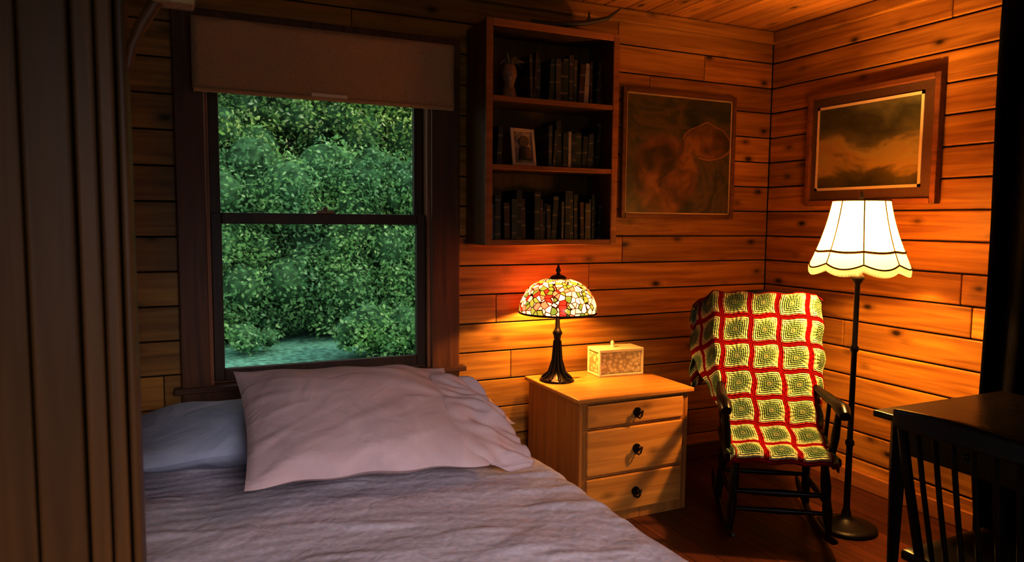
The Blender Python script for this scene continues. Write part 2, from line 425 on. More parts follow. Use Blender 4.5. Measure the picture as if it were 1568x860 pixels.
MB().box(x-.028, x-.02, iy0+k, iy1-k, iz0+k, iz1-k).obj('canvas', pm, P2)

# ------------------------------------------------------------ bed
BD = empty('bed')
bx0, bx1, by0, by1, bt = -.36, 1.25, 1.30, 3.36, .55
def spread(u, v):
    Wd = bx1-bx0; drop = .40; tot = Wd+2*drop; s = u*tot; R = .07
    if s < drop: x, z, side = bx0, bt-(drop-s), -1
    elif s > drop+Wd: x, z, side = bx1, bt-(s-drop-Wd), 1
    else: x, z, side = bx0+(s-drop), bt, 0
    e = min(abs(x-bx0), abs(bx1-x))
    if side == 0 and e < R: z -= R-sqrt(max(0, R*R-(R-e)**2))
    yy = by0+(by1-by0)*v
    if side:
        dz = bt-z
        z = z - R*max(0, 1-dz/.1)
        x += side*(.012+.02*dz/.4*sin(yy*17+2*sin(yy*5)))
    p = Vector((x*3, yy*3, 0))
    w = noise.noise(p*1.1)*.014 + noise.noise(Vector((x*4+yy*3, yy*9-x*2, 3)))*.004 + max(0, noise.noise(Vector((x*5-yy*3, yy*6, 7)))-.1)*.012
    w += max(0, noise.noise(Vector((x*3+5, yy*14+x*3, 2)))-.25)*.020
    z += w*(1 if side == 0 else .2)
    if v < .001: z -= .02
    return (x, yy, z)
fabric, nt, out = newmat('bedspread_cotton')
b = N(nt, 'ShaderNodeBsdfPrincipled'); b.inputs['Roughness'].default_value = .9; b.inputs['Specular IOR Level'].default_value = .15
tc = N(nt, 'ShaderNodeTexCoord')
n0 = N(nt, 'ShaderNodeTexNoise'); n0.inputs['Scale'].default_value = 60; n0.inputs['Detail'].default_value = 5; L(nt, tc.outputs['Object'], n0.inputs['Vector'])
n2 = N(nt, 'ShaderNodeTexNoise'); n2.inputs['Scale'].default_value = 9; n2.inputs['Detail'].default_value = 5; n2.inputs['Distortion'].default_value = 1.5; L(nt, tc.outputs['Object'], n2.inputs['Vector'])
vq = N(nt, 'ShaderNodeTexVoronoi', feature='SMOOTH_F1'); vq.inputs['Scale'].default_value = 34; L(nt, tc.outputs['Object'], vq.inputs['Vector'])
rg = N(nt, 'ShaderNodeTexWave', wave_type='RINGS', rings_direction='Z'); rg.inputs['Scale'].default_value = 5.5; rg.inputs['Distortion'].default_value = 2.2; rg.inputs['Detail'].default_value = 3; L(nt, tc.outputs['Object'], rg.inputs['Vector'])
col = ramp(nt, n0.outputs[0], [(.3, (.58, .51, .56)), (.7, (.70, .62, .66))])
L(nt, col, b.inputs['Base Color'])
bp = N(nt, 'ShaderNodeBump'); bp.inputs['Strength'].default_value = .6; bp.inputs['Distance'].default_value = .006
hh = math_(nt, 'ADD', math_(nt, 'MULTIPLY', n0.outputs[0], .4), math_(nt, 'MULTIPLY', n2.outputs[0], 1.2))
hh = math_(nt, 'ADD', hh, math_(nt, 'MULTIPLY', vq.outputs['Distance'], -.5))
hh = math_(nt, 'ADD', hh, math_(nt, 'MULTIPLY', rg.outputs[1], .22))
L(nt, hh, bp.inputs['Height']); L(nt, bp.outputs[0], b.inputs['Normal'])
L(nt, b.outputs[0], out.inputs[0])
MB().sheet(spread, 190, 220).obj('bedspread', fabric, BD, solid=.006)
MB().box(bx0+.03, bx1-.03, by0+.03, by1-.01, .25, .50).obj('mattress', plain('mattress_white', (.6, .55, .5), .9), BD, bevel=.04)
mb = MB(); mb.box(bx0+.03, bx1-.03, by0+.02, by1, .12, .25)
for px in (bx0+.05, bx1-.11):
    for py in (by0+.04, by1-.1): mb.box(px, px+.06, py, py+.06, 0, .14)
mb.box(bx0, bx1, by1+.005, by1+.05, 0, .60)
mb.obj('bed_frame', trimX, BD, bevel=.006)
MB().sheet(lambda u, v: (bx0+.01+(bx1-bx0-.02)*u, by0-.006-.012*sin(u*40)*v, .535-.38*v), 80, 6).obj('foot_drop', fabric, BD, solid=.005)

def cotton(name, c0, c1):
    m, nt, out = newmat(name)
    b = N(nt, 'ShaderNodeBsdfPrincipled'); b.inputs['Roughness'].default_value = .85; b.inputs['Specular IOR Level'].default_value = .15
    tc = N(nt, 'ShaderNodeTexCoord')
    n0 = N(nt, 'ShaderNodeTexNoise'); n0.inputs['Scale'].default_value = 5; n0.inputs['Detail'].default_value = 7; n0.inputs['Distortion'].default_value = 1.8; L(nt, tc.outputs['Object'], n0.inputs['Vector'])
    L(nt, ramp(nt, n0.outputs[0], [(.3, c0), (.7, c1)]), b.inputs['Base Color'])
    bp = N(nt, 'ShaderNodeBump'); bp.inputs['Strength'].default_value = .6; bp.inputs['Distance'].default_value = .018
    L(nt, n0.outputs[0], bp.inputs['Height']); L(nt, bp.outputs[0], b.inputs['Normal']); L(nt, b.outputs[0], out.inputs[0])
    return m
pil = cotton('pillow_cotton', (.54, .40, .40), (.62, .465, .46))
pil2 = cotton('pillow_pale', (.34, .36, .45), (.42, .44, .53))
def pillow(name, w, h, t, loc, rot, mat, seed, sleeve=False, n=70):
    E = empty(name, loc); E.rotation_euler = rot
    mb = MB()
    def surf(sg):
        def fn(a, c):
            u = a*2-1; v = c*2-1
            x = w/2*u*(.94+.06*v*v); y = h/2*v*(.92+.08*u*u)
            k = max(0, 1-abs(u)**2.4)**.62*max(0, 1-abs(v)**2.4)**.62
            z = sg*t/2*k
            ed = min(1, (1-max(abs(u), abs(v)))*6)
            q = Vector((x*4+seed, y*5, sg*2))
            wr = noise.noise(q)*.016
            cr = noise.noise(Vector((x*3+seed, y*16+x*5*(1 if v > 0 else -1), seed+3)))
            wr += max(0, cr-.05)*.024*(.35+abs(u)**2)
            z += sg*wr*ed
            if abs(u) > .999 or abs(v) > .999: z = 0
            y += .006*sin(u*11+seed)*abs(v)
            if sleeve: y -= .05*max(0, u-.35)**1.2*max(0, v)
            return (x, y, z)
        return fn
    mb.sheet(surf(1), n, n); mb.sheet(surf(-1), n, n)
    mb.obj('body', mat, E)
    if sleeve:
        mb = MB()
        def sl(sg):
            def fn(a, c):
                v = c*2-1
                y = h/2*v*(.93-.06*a*(v > 0)) - .03*max(0, v) - .05*a*max(0, v)
                x = w/2*.74+a*(.245-.04*v)+.012*noise.noise(Vector((v*3, a*2, 4)))*a*2
                base = t*.5*max(0, 1-.74**2.4)**.62*max(0, 1-abs(v)**2.4)**.62
                z = sg*(base*(.90+.35*a-1.12*a*a) + .012*a*(1-v*v)) - .035*a*a
                z += min(1, a*1.6)*(.055*noise.noise(Vector((v*3.6, a*1.6, sg*.3+8))) + .036*noise.noise(Vector((v*8+a*3, a*2.0, sg*.2))))
                return (x, y, z)
            return fn
        mb.sheet(sl(1), 24, 80); mb.sheet(sl(-1), 24, 80)
        mb.obj('open_hem', mat, E, solid=.003)
    return E
pillow('front_pillow', .80, .60, .19, (.565, 2.48, .755), (radians(25), radians(2.5), radians(0)), pil, 2.0, True)
pillow('bed_pillow', .72, .54, .19, (.145, 2.79, .665), (radians(2), radians(0), radians(6)), pil2, 5.0)
pillow('bed_pillow', .70, .56, .20, (.89, 2.84, .675), (radians(2), radians(3), radians(-8)), pil, 9.0)

# ------------------------------------------------------------ nightstand
NS = empty('nightstand')
x0, x1, y0, y1, zt = 1.68, 2.31, 2.845, 3.38, .627
mb = MB(); mb.box(x0-.022, x1+.02, y0-.025, y1+.01, zt-.022, zt); mb.obj('top', nsX, NS, bevel=.006)
mb = MB(); mb.box(x0, x0+.02, y0, y1, .0, zt-.022); mb.box(x1-.02, x1, y0, y1, 0, zt-.022); mb.box(x0+.02, x1-.02, y1-.012, y1, .03, zt-.022)
mb.obj('sides', nsZ, NS, bevel=.003)
mb = MB(); mb.box(x0+.02, x1-.02, y0+.01, y1-.02, .04, .06)
mb.box(x0+.02, x0+.045, y0, y0+.02, .0, zt-.022); mb.box(x1-.045, x1-.02, y0, y0+.02, 0, zt-.022)
for a, c in ((0.0, .05), (.233, .243), (.468, .478), (.592, .605)): mb.box(x0+.045, x1-.045, y0, y0+.02, a, c)
mb.obj('face_rails', nsZ, NS, bevel=.002)
mb = MB()
for a, c in ((.053, .230), (.246, .465), (.481, .589)): mb.box(x0+.038, x1-.038, y0-.012, y0+.3, a, c)
mb.obj('drawers', nsX, NS, bevel=.006)
mb = MB()
for zc in (.142, .356, .535):
    xc = (x0+x1)/2
    mb.tube([(xc, y0-.012, zc), (xc, y0-.017, zc)], .022, n=20)
    mb.tube([(xc, y0-.017, zc+.005), (xc, y0-.03, zc+.005)], .006)
    mb.tube([(xc-.022, y0-.03, zc+.008), (xc-.012, y0-.034, zc-.018), (xc, y0-.036, zc-.026), (xc+.012, y0-.034, zc-.018), (xc+.022, y0-.03, zc+.008)], .0045, n=8)
    mb.lathe([(.003, -.008), (.012, -.004), (.013, .004), (.003, .009)], (xc, y0-.033, zc+.006), n=14)
mb.obj('drawer_pulls', bronze, NS)

# ------------------------------------------------------------ table lamp
TL = empty('stained_glass_lamp', (1.765, 3.225, zt))
prof = [(.088, 0), (.09, .006), (.082, .012), (.075, .016), (.06, .022), (.05, .034), (.034, .045), (.026, .07), (.021, .11), (.018, .16), (.016, .21), (.02, .235), (.026, .25), (.018, .265), (.012, .28), (.011, .34), (.011, .41), (.006, .52)]
mb = MB(); mb.lathe(prof, n=36)
for k in range(10):
    a = k*pi/5
    mb.tube([(cos(a)*.078, sin(a)*.078, .013), (cos(a)*.042, sin(a)*.042, .045), (cos(a)*.024, sin(a)*.024, .11), (cos(a)*.018, sin(a)*.018, .21)], [.008, .007, .005, .003], n=6)
mb.obj('base', bronze, TL)
dome = []
for i in range(15):
    a = i/14*radians(76)
    dome.append((.20*cos(a)**.85+.0, .36+.172*sin(a)))
dome[0] = (.20, .355)
tm, nt, out = newmat('stained_glass')
tc = N(nt, 'ShaderNodeTexCoord')
vo = N(nt, 'ShaderNodeTexVoronoi'); vo.inputs['Scale'].default_value = 36; L(nt, tc.outputs['Object'], vo.inputs['Vector'])
ve = N(nt, 'ShaderNodeTexVoronoi', feature='DISTANCE_TO_EDGE'); ve.inputs['Scale'].default_value = 36; L(nt, tc.outputs['Object'], ve.inputs['Vector'])
sp = N(nt, 'ShaderNodeSeparateColor'); L(nt, vo.outputs['Color'], sp.inputs[0])
col = ramp(nt, sp.outputs[0], [(0, (.95, .82, .58)), (.2, (.12, .30, .07)), (.38, (1, .92, .75)), (.56, (.7, .05, .03)), (.67, (.95, .8, .55)), (.76, (.08, .26, .07)), (.9, (.85, .24, .18))], 'CONSTANT')
lead = ramp(nt, ve.outputs['Distance'], [(.045, (0, 0, 0)), (.09, (1, 1, 1))])
col = mix(nt, lead, (.008, .006, .004), col)
em = N(nt, 'ShaderNodeEmission'); em.inputs[1].default_value = .8; L(nt, col, em.inputs[0])
tl = N(nt, 'ShaderNodeBsdfTranslucent'); L(nt, mix(nt, 1.0, col, (.30, .10, .05), 'MULTIPLY'), tl.inputs[0])
gs = N(nt, 'ShaderNodeBsdfGlossy'); gs.inputs['Roughness'].default_value = .2; gs.inputs[0].default_value = (.04, .04, .04, 1)
a1 = N(nt, 'ShaderNodeAddShader'); a2 = N(nt, 'ShaderNodeAddShader')
L(nt, em.outputs[0], a1.inputs[0]); L(nt, tl.outputs[0], a1.inputs[1]); L(nt, a1.outputs[0], a2.inputs[0]); L(nt, gs.outputs[0], a2.inputs[1])
L(nt, a2.outputs[0], out.inputs[0])
mb = MB(); mb.lathe(dome, n=64, caps=False); mb.obj('glass_shade', tm, TL)
mb = MB(); mb.lathe([(.2, .351), (.203, .354), (.202, .361), (.198, .361)], n=64, caps=False)
mb.lathe([(.045, .527), (.04, .538), (.03, .545), (.012, .55), (.008, .56), (.014, .572), (.008, .584), (.004, .60)], n=24)
mb.obj('rim_and_finial', bronze, TL)
def point(name, loc, power, col, rad, parent=None):
    l = bpy.data.lights.new(name, 'POINT'); l.energy = power; l.color = col; l.shadow_soft_size = rad
    o = bpy.data.objects.new(name, l); S.collection.objects.link(o); o.location = loc
    if parent: o.parent = parent
    return o
WARM = (1, .59, .17)
point('table_bulb', (0.0, -.045, .43), 13, WARM, .022, TL)
point('table_bulb_b', (0.0, .045, .43), 13, WARM, .022, TL)

TB = empty('carved_trinket_box', (2.145, 3.26, zt), radians(-4))
bxm, nt, out = newmat('carved_ivory')
b = N(nt, 'ShaderNodeBsdfPrincipled'); b.inputs['Roughness'].default_value = .5
tc = N(nt, 'ShaderNodeTexCoord'); vo = N(nt, 'ShaderNodeTexVoronoi'); vo.inputs['Scale'].default_value = 48; L(nt, tc.outputs['Object'], vo.inputs['Vector'])
L(nt, ramp(nt, vo.outputs['Distance'], [(.1, (.66, .58, .36)), (.7, (.36, .28, .14))]), b.inputs['Base Color'])
bp = N(nt, 'ShaderNodeBump'); bp.inputs['Strength'].default_value = .8; bp.inputs['Distance'].default_value = .006; bp.invert = True
L(nt, vo.outputs['Distance'], bp.inputs['Height']); L(nt, bp.outputs[0], b.inputs['Normal']); L(nt, b.outputs[0], out.inputs[0])
mb = MB(); mb.box(-.13, .13, -.065, .065, .008, .13); mb.obj('body', bxm, TB, bevel=.01)
ivory = plain('ivory_edge', (.62, .54, .34), .45)
mb = MB(); mb.box(-.136, .136, -.071, .071, 0, .012); mb.box(-.136, .136, -.071, .071, .128, .146)
for sx in (-1, 1):
    for sy in (-1, 1): mb.tube([(sx*.128, sy*.063, .01), (sx*.128, sy*.063, .13)], .009, n=8)
mb.obj('edges', ivory, TB, bevel=.004)
mb = MB(); mb.lathe([(.016, .146), (.012, .153), (.006, .16), (.012, .168), (.007, .178), (.002, .182)], (-.02, 0, 0), n=16); mb.obj('knob', ivory, TB)

# ------------------------------------------------------------ floor lamp
FL = empty('floor_lamp', (2.86, 2.335, 0))
mb = MB()
mb.lathe([(.135, 0), (.14, .008), (.135, .018), (.11, .026), (.07, .034), (.045, .05), (.025, .06), (.02, .085), (.015, .10), (.014, .40), (.02, .41), (.02, .425), (.013, .435), (.0125, .85), (.019, .86), (.019, .875), (.012, .885), (.012, 1.17), (.022, 1.185), (.03, 1.20), (.02, 1.215), (.012, 1.23), (.01, 1.29), (.014, 1.295), (.014, 1.305)], n=28)
mb.tube([(0, 0, 1.50), (0, 0, 1.575), (0, 0, 1.60)], [.004, .01, .003], n=10)
mb.obj('stand', ironM, FL)
NP = 8
def shade_r(h): return .122+.050*h+.035*h**2.2
def shd(u, v):
    th = 2*pi*u; ph = (u*NP) % 1.0; sc = abs(sin(ph*pi))
    r_ = shade_r(v)*(1+.055*sc*v-.03*(1-v)*sc)
    zz = 1.555-.285*v-.022*sc*(v**6)
    return (r_*cos(th), r_*sin(th), zz)
sm_, nt, out = newmat('silk_lampshade')
tl = N(nt, 'ShaderNodeBsdfTranslucent'); tl.inputs[0].default_value = (.34, .25, .11, 1)
df = N(nt, 'ShaderNodeBsdfDiffuse'); df.inputs[0].default_value = (.6, .5, .32, 1)
em = N(nt, 'ShaderNodeEmission'); em.inputs[0].default_value = (1, .72, .26, 1); em.inputs[1].default_value = .75
ms = N(nt, 'ShaderNodeMixShader'); ms.inputs[0].default_value = .35; L(nt, tl.outputs[0], ms.inputs[1]); L(nt, df.outputs[0], ms.inputs[2])
ad = N(nt, 'ShaderNodeAddShader'); L(nt, ms.outputs[0], ad.inputs[0]); L(nt, em.outputs[0], ad.inputs[1]); L(nt, ad.outputs[0], out.inputs[0])
MB().sheet(shd, 160, 20).obj('bell_shade', sm_, FL)
cord = plain('shade_cord', (.28, .13, .03), .8)
mb = MB()
for k in range(NP):
    mb.tube([shd(k/NP, v/10) for v in range(11)], .0028, n=6)
mb.tube([shd((k % 160)/160, .0) for k in range(161)], .004, n=6)
mb.tube([Vector(shd((k % 160)/160, .80)) for k in range(161)], .0055, n=6)
mb.tube([Vector(shd((k % 160)/160, 1.0)) for k in range(161)], .004, n=6)
mb.obj('braid_trim', cord, FL)
mb = MB()
for k in range(240):
    p = Vector(shd(k/240, 1.0)); mb.tube([p, p+Vector((0, 0, -.018)), p+Vector((0, 0, -.034))], [.002, .0032, .0012], n=5)
mb.obj('fringe', sm_, FL)
point('floor_bulb', (0.03, 0, 1.45), 46, WARM, .03, FL)
point('floor_bulb_b', (-.03, 0, 1.34), 46, WARM, .03, FL)

# ------------------------------------------------------------ rocking chair
d = Vector((.56, .83)).normalized()
rz = math.atan2(-d.x, d.y)
RC = empty('rocking_chair', (2.425+d.x*.2, 2.33+d.y*.2, 0), rz)
mb = MB(); seatz = .40
def seat(u, v):
    x = (u-.5)*.50*(1-.10*v); y = -.22+.44*v
    return (x, y, seatz-.018*sin(pi*u)*sin(pi*min(1, v*1.1)))
mb.sheet(seat, 16, 14)
mb.obj('seat', blackM, RC, solid=.035, bevel=.006)
mb = MB()
def rock(sx):
    pts = []
    for i in range(19):
        a = radians(-22+44*i/18+2); R = 1.02
        pts.append((sx*.215, R*sin(a)+.03, .022+R*(1-cos(a))))
    return pts
def rock_z(y): 
    return .022+1.02-sqrt(1.02**2-(y-.03)**2)
for sx in (-1, 1):
    mb.tube(rock(sx), [.008, .016]+[.020]*15+[.016, .008], n=10, sx=.75)
    for (ty, by) in ((-.17, -.20), (.17, .21)):
        zb = rock_z(by)
        P = Vector((sx*.19, ty, seatz-.01)); Q = Vector((sx*.215, by, zb))
        rr = [.015, .020, .024, .018, .023, .016, .014]
        mb.tube([P.lerp(Q, i/6) for i in range(7)], rr, n=12)
    mb.tube([(sx*.203, -.19, .2), (sx*.203, 0, .2), (sx*.203, .19, .2)], [.010, .016, .010])
    mb.tube([(sx*.225, -.15, seatz), (sx*.235, -.155, .5), (sx*.245, -.16, .62)], [.013, .019, .013])
    mb.tube([(sx*.225, -.02, seatz), (sx*.24, -.02, .62)], [.010, .010])
    mb.tube([(sx*.25, -.23, .612), (sx*.252, -.19, .63), (sx*.25, -.08, .635), (sx*.235, .1, .64), (sx*.215, .235, .655)], [.024, .032, .026, .02, .018], n=12, sx=1)
mb.tube([(-.2, -.195, .24), (0, -.195, .24), (.2, -.195, .24)], [.010, .017, .010])
mb.tube([(-.2, -.2, .16), (0, -.2, .16), (.2, -.2, .16)], [.009, .015, .009])
mb.tube([(-.2, .2, .2), (0, .2, .2), (.2, .2, .2)], [.010, .015, .010])
def backpt(xn, t):
    return Vector((xn*(.20+.04*t), .20+.03*(1-xn*xn)+.19*t, seatz+.62*t+.02*(1-xn*xn)*t))
for k in range(7):
    xn = -1+2*k/6
    rr = .016 if k in (0, 6) else .009
    mb.tube([backpt(xn, t/6) for t in range(7)], rr, n=10)
mb.obj('frame', blackM, RC)
mb = MB()
def crest(u, v):
    xn = (u*2-1)*1.12; p = backpt(xn, 1.0)
    return (p.x, p.y-.0, p.z-.03+(.07+.02*(1-xn*xn))*v*(1 if abs(xn) < 1 else .8))
mb.sheet(crest, 20, 4); mb.obj('crest_rail', blackM, RC, solid=.025, bevel=.006)

am, nt, out = newmat('granny_square_yarn')
b = N(nt, 'ShaderNodeBsdfPrincipled'); b.inputs['Roughness'].default_value = .95; b.inputs['Specular IOR Level'].default_value = .05
uv = N(nt, 'ShaderNodeUVMap'); sp = N(nt, 'ShaderNodeSeparateXYZ'); L(nt, uv.outputs[0], sp.inputs[0])
gx = math_(nt, 'SUBTRACT', math_(nt, 'FRACT', sp.outputs[0]), .5); gy = math_(nt, 'SUBTRACT', math_(nt, 'FRACT', sp.outputs[1]), .5)
fx = math_(nt, 'ABSOLUTE', gx); fy = math_(nt, 'ABSOLUTE', gy)
mxx = math_(nt, 'MAXIMUM', fx, fy)
nz = N(nt, 'ShaderNodeTexNoise'); nz.inputs['Scale'].default_value = 14; L(nt, uv.outputs[0], nz.inputs['Vector'])
mj = math_(nt, 'ADD', mxx, math_(nt, 'MULTIPLY', math_(nt, 'SUBTRACT', nz.outputs[0], .5), .05))
rdist = math_(nt, 'SQRT', math_(nt, 'ADD', math_(nt, 'MULTIPLY', gx, gx), math_(nt, 'MULTIPLY', gy, gy)))
inner = ramp(nt, rdist, [(0, (.34, .38, .24)), (.08, (.15, .23, .14)), (.26, (.24, .34, .20)), (.33, (.58, .60, .40)), (.42, (.68, .67, .46))], 'CONSTANT')
at = math_(nt, 'ARCTAN2', gy, gx)
st = math_(nt, 'MULTIPLY', math_(nt, 'ADD', math_(nt, 'SINE', math_(nt, 'MULTIPLY', at, 16)), 1), .5)
inner = mix(nt, math_(nt, 'MULTIPLY', st, .4), inner, (.20, .28, .15))
col = mix(nt, math_(nt, 'GREATER_THAN', mj, .41), inner, (.30, .007, .007))
L(nt, col, b.inputs['Base Color'])
bp = N(nt, 'ShaderNodeBump'); bp.inputs['Strength'].default_value = .8; bp.inputs['Distance'].default_value = .006
L(nt, math_(nt, 'ADD', math_(nt, 'SINE', math_(nt, 'MULTIPLY', mxx, 90)), st), bp.inputs['Height']); L(nt, bp.outputs[0], b.inputs['Normal'])
L(nt, b.outputs[0], out.inputs[0])
path = [(.47, .62), (.46, .85), (.44, 1.03), (.425, 1.075), (.39, 1.09), (.355, 1.07), (.325, .98), (.26, .83), (.18, .69), (.09, .565), (.01, .485), (-.07, .445), (-.15, .432), (-.20, .428), (-.228, .415), (-.238, .385)]
cum = [0]
for i in range(1, len(path)): cum.append(cum[-1]+math.dist(path[i], path[i-1]))
TOT = cum[-1]
def pathpt(s):
    for i in range(1, len(path)):
        if s <= cum[i] or i == len(path)-1:
            t = (s-cum[i-1])/(cum[i]-cum[i-1])
            return (path[i-1][0]*(1-t)+path[i][0]*t, path[i-1][1]*(1-t)+path[i][1]*t)
SQ = .143
s0 = cum[4]; uvs = []
nu, nv = 110, 190; WD = .78
mb = MB()
for j in range(nv+1):
    s = TOT*j/nv; y_, z_ = pathpt(s)
    onseat = max(0, min(1, (s-cum[7])/(.35)))
    for i in range(nu+1):
        q = i/nu; a = (q-.5)*WD
        a -= .055*(1-onseat)
        half = .255 - .045*onseat
        x_ = a; yy = y_; zz = z_
        over = abs(a)-half
        if over > 0:
            sg = 1 if a > 0 else -1
            k1 = 1-onseat
            x_ = sg*(half+over*(.50*k1+.12*onseat))
            yy = y_ + (over*.85*k1 if s > s0 else -over*.1)
            zz = z_ - over*(.35*k1+.1)
        yy -= .02*(1-(a/.3)**2)*(1-onseat)*(-1 if s > s0 else 0)*1.0
        ww = noise.noise(Vector((a*9, s*7, 1)))*.014*(1-onseat*.5)
        pu = .5+a/SQ; pv = (s-s0)/SQ
        puff = abs(sin(pi*pu))*abs(sin(pi*pv))*.006
        mb.v.append((x_+.005*sin(s*40)+.008*noise.noise(Vector((s*9, q*3, 5))), yy-(ww+puff)*(1 if s > s0 else -1)*(1-onseat*.6), zz+(ww*.3+puff)*onseat+.005*sin(a*44)))
        uvs.append((pu, pv))
w = nu+1
mb.f = [(j*w+i, j*w+i+1, (j+1)*w+i+1, (j+1)*w+i) for j in range(nv) for i in range(nu)]
mb.sm = [True]*len(mb.f)
mb.obj('crochet_afghan', am, RC, solid=.008, uvs=uvs)

# ------------------------------------------------------------ desk, desk chair, curtain
DK = empty('writing_desk')
x0, x1, y0, y1 = 2.37, 3.15, .75, 1.84
mb = MB(); mb.box(x0, x1, y0, y1, .725, .75); mb.box(x0+.05, x1-.03, y0+.05, y1-.05, .60, .725)
for lx in (x0+.04, x1-.08):
    for ly in (y0+.04, y1-.09):
        mb.tube([(lx+.025, ly+.025, .725), (lx+.025, ly+.025, .58), (lx+.025, ly+.025, .0)], [.036, .036, .020], n=4)
mb.obj('frame', blackM, DK, bevel=.004)
mb = MB(); mb.box(x0+.042, x0+.05, y0+.15, y1-.15, .625, .705); mb.obj('drawer', blackM, DK, bevel=.003)
mb = MB()
for yy in (1.1, 1.5): mb.lathe([(.004, -.012), (.012, -.006), (.012, .006), (.004, .012)], (x0+.032, yy, .665), n=14)
mb.obj('knobs', ironM, DK)

DC = empty('desk_chair', (2.17, 1.20, 0), radians(-90))
mb = MB()
mb.sheet(lambda u, v: ((u-.5)*.42, -.20+.40*v, .45-.012*sin(pi*u)*sin(pi*v)), 10, 10)
mb.obj('seat', blackM, DC, solid=.03, bevel=.005)
mb = MB()
for sx in (-1, 1):
    for sy in (-1, 1):
        P = Vector((sx*.15, sy*.15, .44)); Q = Vector((sx*.20, sy*.2, 0))
        mb.tube([P.lerp(Q, i/6) for i in range(7)], [.014, .018, .022, .016, .021, .016, .011], n=12)
    mb.tube([(sx*.175, -.175, .2), (sx*.175, 0, .2), (sx*.175, .175, .2)], [.009, .015, .009])
mb.tube([(-.175, 0, .2), (0, 0, .2), (.175, 0, .2)], [.009, .015, .009])
for k in range(8):
    xn = -1+2*k/7; rr = .014 if k in (0, 7) else .0075
    mb.tube([(xn*.17, -.17-.02*(1-xn*xn), .45), (xn*.185, -.215-.02*(1-xn*xn), .68), (xn*.195, -.25-.02*(1-xn*xn), .88)], rr, n=10)
mb.obj('frame', blackM, DC)
mb = MB(); mb.sheet(lambda u, v: ((u*2-1)*.215, -.25-.02*(1-(u*2-1)**2), .85+.055*v+.015*sin(pi*u)*v), 16, 4)
mb.obj('crest_rail', blackM, DC, solid=.022, bevel=.005)

CU = empty('dark_curtain')
def cf(u, v):
    yy = .60+1.38*u
    return (3.27+.035*sin(u*60+v*1.5)+.01*sin(u*23), yy+.006*sin(v*9), .03+2.45*v)
MB().sheet(cf, 160, 14).obj('cloth', curtM, CU, solid=.004)
mb = MB(); mb.tube([(3.27, .55, 2.49), (3.27, 2.03, 2.49)], .014); mb.tube([(3.27, 1.9, 2.49), (3.38, 1.9, 2.49)], .01); mb.tube([(3.27, .7, 2.49), (3.38, .7, 2.49)], .01)
mb.obj('rod', ironM, CU)

# ------------------------------------------------------------ garden
import numpy as np
rng = np.random.default_rng(11)
def leafmat(name, stops):
    lm, nt, out = newmat(name)
    geo = N(nt, 'ShaderNodeNewGeometry')
    col = ramp(nt, geo.outputs['Random Per Island'], stops)
    tc = N(nt, 'ShaderNodeTexCoord'); nz = N(nt, 'ShaderNodeTexNoise'); nz.inputs['Scale'].default_value = 1.6; nz.inputs['Detail'].default_value = 3
    L(nt, tc.outputs['Object'], nz.inputs['Vector'])
    col = mix(nt, 1.0, col, ramp(nt, nz.outputs[0], [(.35, (.62, .72, .76)), (.65, (1.0, 1.0, .82))]), 'MULTIPLY')
    df = N(nt, 'ShaderNodeBsdfDiffuse'); tl = N(nt, 'ShaderNodeBsdfTranslucent')
    L(nt, col, df.inputs[0]); L(nt, col, tl.inputs[0])
    ms = N(nt, 'ShaderNodeMixShader'); ms.inputs[0].default_value = .35
    L(nt, df.outputs[0], ms.inputs[1]); L(nt, tl.outputs[0], ms.inputs[2]); L(nt, ms.outputs[0], out.inputs[0])
    return lm
lmA = leafmat('hedge_leaves', [(0, (.15, .30, .15)), (.4, (.27, .47, .24)), (.8, (.42, .62, .34)), (1, (.64, .78, .5))])
lmB = leafmat('tree_leaves', [(0, (.19, .34, .13)), (.35, (.34, .53, .20)), (.7, (.54, .68, .28)), (.88, (.80, .82, .42)), (1, (.97, .93, .66))])
hb = plain('hedge_inner_shade', (.09, .17, .09), 1, bscale=9, var=.6, spec=0)  # gap-filling bodies, dark tone stands in for shade between leaf clumps
def foliage(name, clumps, per, leaf, mat, pbody=1.0):
    V = []
    E = empty(name)
    for (cx, cy, cz, r_) in clumps:
        n = int(per*(r_/.5)**2)
        dv = rng.normal(size=(n, 3)); dv[:, 1] -= .6; dv /= np.linalg.norm(dv, axis=1)[:, None]
        pos = np.array([cx, cy, cz]) + dv*r_*rng.uniform(.78, 1.15, size=(n, 1))
        nr = dv*.6+rng.normal(size=(n, 3))*.5 + np.array([0, -.1, .35]); nr /= np.linalg.norm(nr, axis=1)[:, None]
        t = np.cross(nr, rng.normal(size=(n, 3))); t /= np.linalg.norm(t, axis=1)[:, None]
        bt_ = np.cross(nr, t); s = leaf*rng.uniform(.6, 1.3, size=(n, 1))
        q = np.stack([pos-t*s, pos+bt_*s*.55+t*s*.1, pos+t*s, pos-bt_*s*.55+t*s*.1], axis=1)
        V.append(q.reshape(-1, 3))
    V = np.concatenate(V); V = V[np.repeat(V.reshape(-1, 4, 3)[:, :, 2].min(axis=1) > -.11, 4)]
    m = MB(); m.v = V.tolist(); nq = len(V)//4
    m.f = [(4*i, 4*i+1, 4*i+2, 4*i+3) for i in range(nq)]; m.sm = [False]*nq
    m.obj('foliage', mat, E)
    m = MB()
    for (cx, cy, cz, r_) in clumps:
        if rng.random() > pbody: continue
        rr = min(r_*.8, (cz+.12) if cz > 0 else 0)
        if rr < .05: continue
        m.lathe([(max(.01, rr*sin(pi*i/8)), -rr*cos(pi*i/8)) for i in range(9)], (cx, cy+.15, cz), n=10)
    if m.v: m.obj('inner_growth_shade', hb, E)
r = random.Random(5)
cl = []
for k in range(390):
    z_ = r.uniform(-.05, 2.3)
    cl.append((r.uniform(-3.0, 7.5), 9.6+r.uniform(0, .6)+.2*z_, z_, r.uniform(.22, .46)))
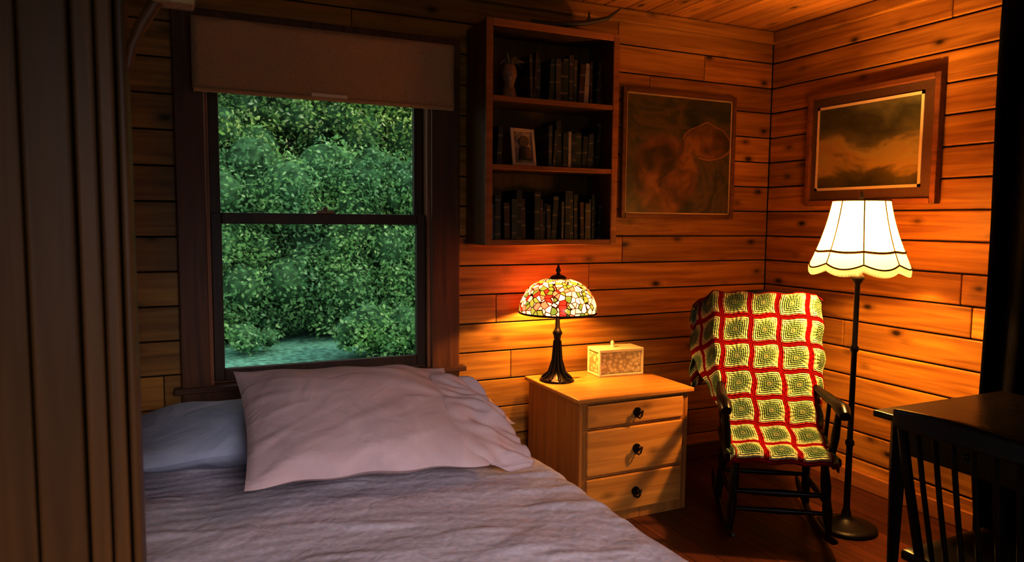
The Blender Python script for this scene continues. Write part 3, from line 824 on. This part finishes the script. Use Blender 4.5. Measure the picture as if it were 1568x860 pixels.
foliage('garden_hedge', cl, 520, .034, lmA)
cl = []
for k in range(760):
    z_ = r.uniform(.6, 5.6); x_ = r.uniform(-3.5, 8.8)
    if (x_-3.15)**2/.03+(z_-3.15)**2/.03 < 1: continue
    cl.append((x_, 11.6+r.uniform(0, 1.2), z_, r.uniform(.24, .48)))
foliage('garden_trees', cl, 360, .040, lmB, .9)
cl = []
for k in range(18): cl.append((2.15+r.uniform(-.45, .6), 8.1+r.uniform(-.3, .3), r.uniform(.0, .28), r.uniform(.13, .24)))
for k in range(4): cl.append((.7+r.uniform(-.3, .3), 8.9+r.uniform(-.3, .3), r.uniform(.0, .1), r.uniform(.12, .2)))
foliage('garden_bush', cl, 900, .030, lmA)
gm2 = plain('lawn_grass', (.17, .33, .26), 1, bump=1, bscale=14, var=.5, spec=0)
mb = MB()
mb.sheet(lambda u, v: (-12+30*u, 3.8+22*v, -.15+.03*noise.noise(Vector((u*40, v*40, 0)))), 80, 80)
mb.obj('lawn', gm2)

# ------------------------------------------------------------ world, sun & added fill light
wd = bpy.data.worlds.new('evening_sky'); S.world = wd; wd.use_nodes = True
bg = wd.node_tree.nodes['Background']; bg.inputs[0].default_value = (.84, .96, .98, 1); bg.inputs[1].default_value = 1.15
sl = bpy.data.lights.new('evening_sun', 'SUN'); sl.energy = 1.4; sl.color = (1, .92, .66); sl.angle = radians(8)
so = bpy.data.objects.new('evening_sun', sl); S.collection.objects.link(so)
so.rotation_euler = Vector((-.8, .45, -.6)).to_track_quat('-Z', 'Y').to_euler()
al = bpy.data.lights.new('added_fill_light', 'AREA'); al.shape = 'RECTANGLE'; al.size = 1.6; al.size_y = .7; al.energy = 8; al.color = (.98, .93, 1); al.spread = radians(46)  # unseen area lamp, added to brighten the bed from the camera side
ao = bpy.data.objects.new('added_fill_light', al); S.collection.objects.link(ao)
ao.location = (.65, YF+.04, 1.85); ao.rotation_euler = Vector((-.02, 3.7, -1.9)).to_track_quat('-Z', 'Y').to_euler()

# ------------------------------------------------------------ camera
cam = bpy.data.cameras.new('camera'); co = bpy.data.objects.new('camera', cam); S.collection.objects.link(co)
yaw = radians(25); p = radians(4.8); rl = radians(.5)
F = Vector((sin(yaw), cos(yaw), 0)); R = Vector((cos(yaw), -sin(yaw), 0)); Z = Vector((0, 0, 1))
Fc = F*cos(p)-Z*sin(p); Up = F*sin(p)+Z*cos(p)
U2 = Up*cos(rl)-R*sin(rl); R2 = R*cos(rl)+Up*sin(rl)
Mx = Matrix((( R2.x, U2.x, -Fc.x, 0), (R2.y, U2.y, -Fc.y, 0), (R2.z, U2.z, -Fc.z, 1.45), (0, 0, 0, 1)))
co.matrix_world = Mx
cam.sensor_width = 36; cam.lens = 1100/1568*36; cam.clip_start = .02
cam.dof.use_dof = True; cam.dof.focus_distance = 3.2; cam.dof.aperture_fstop = 5.0
S.camera = co
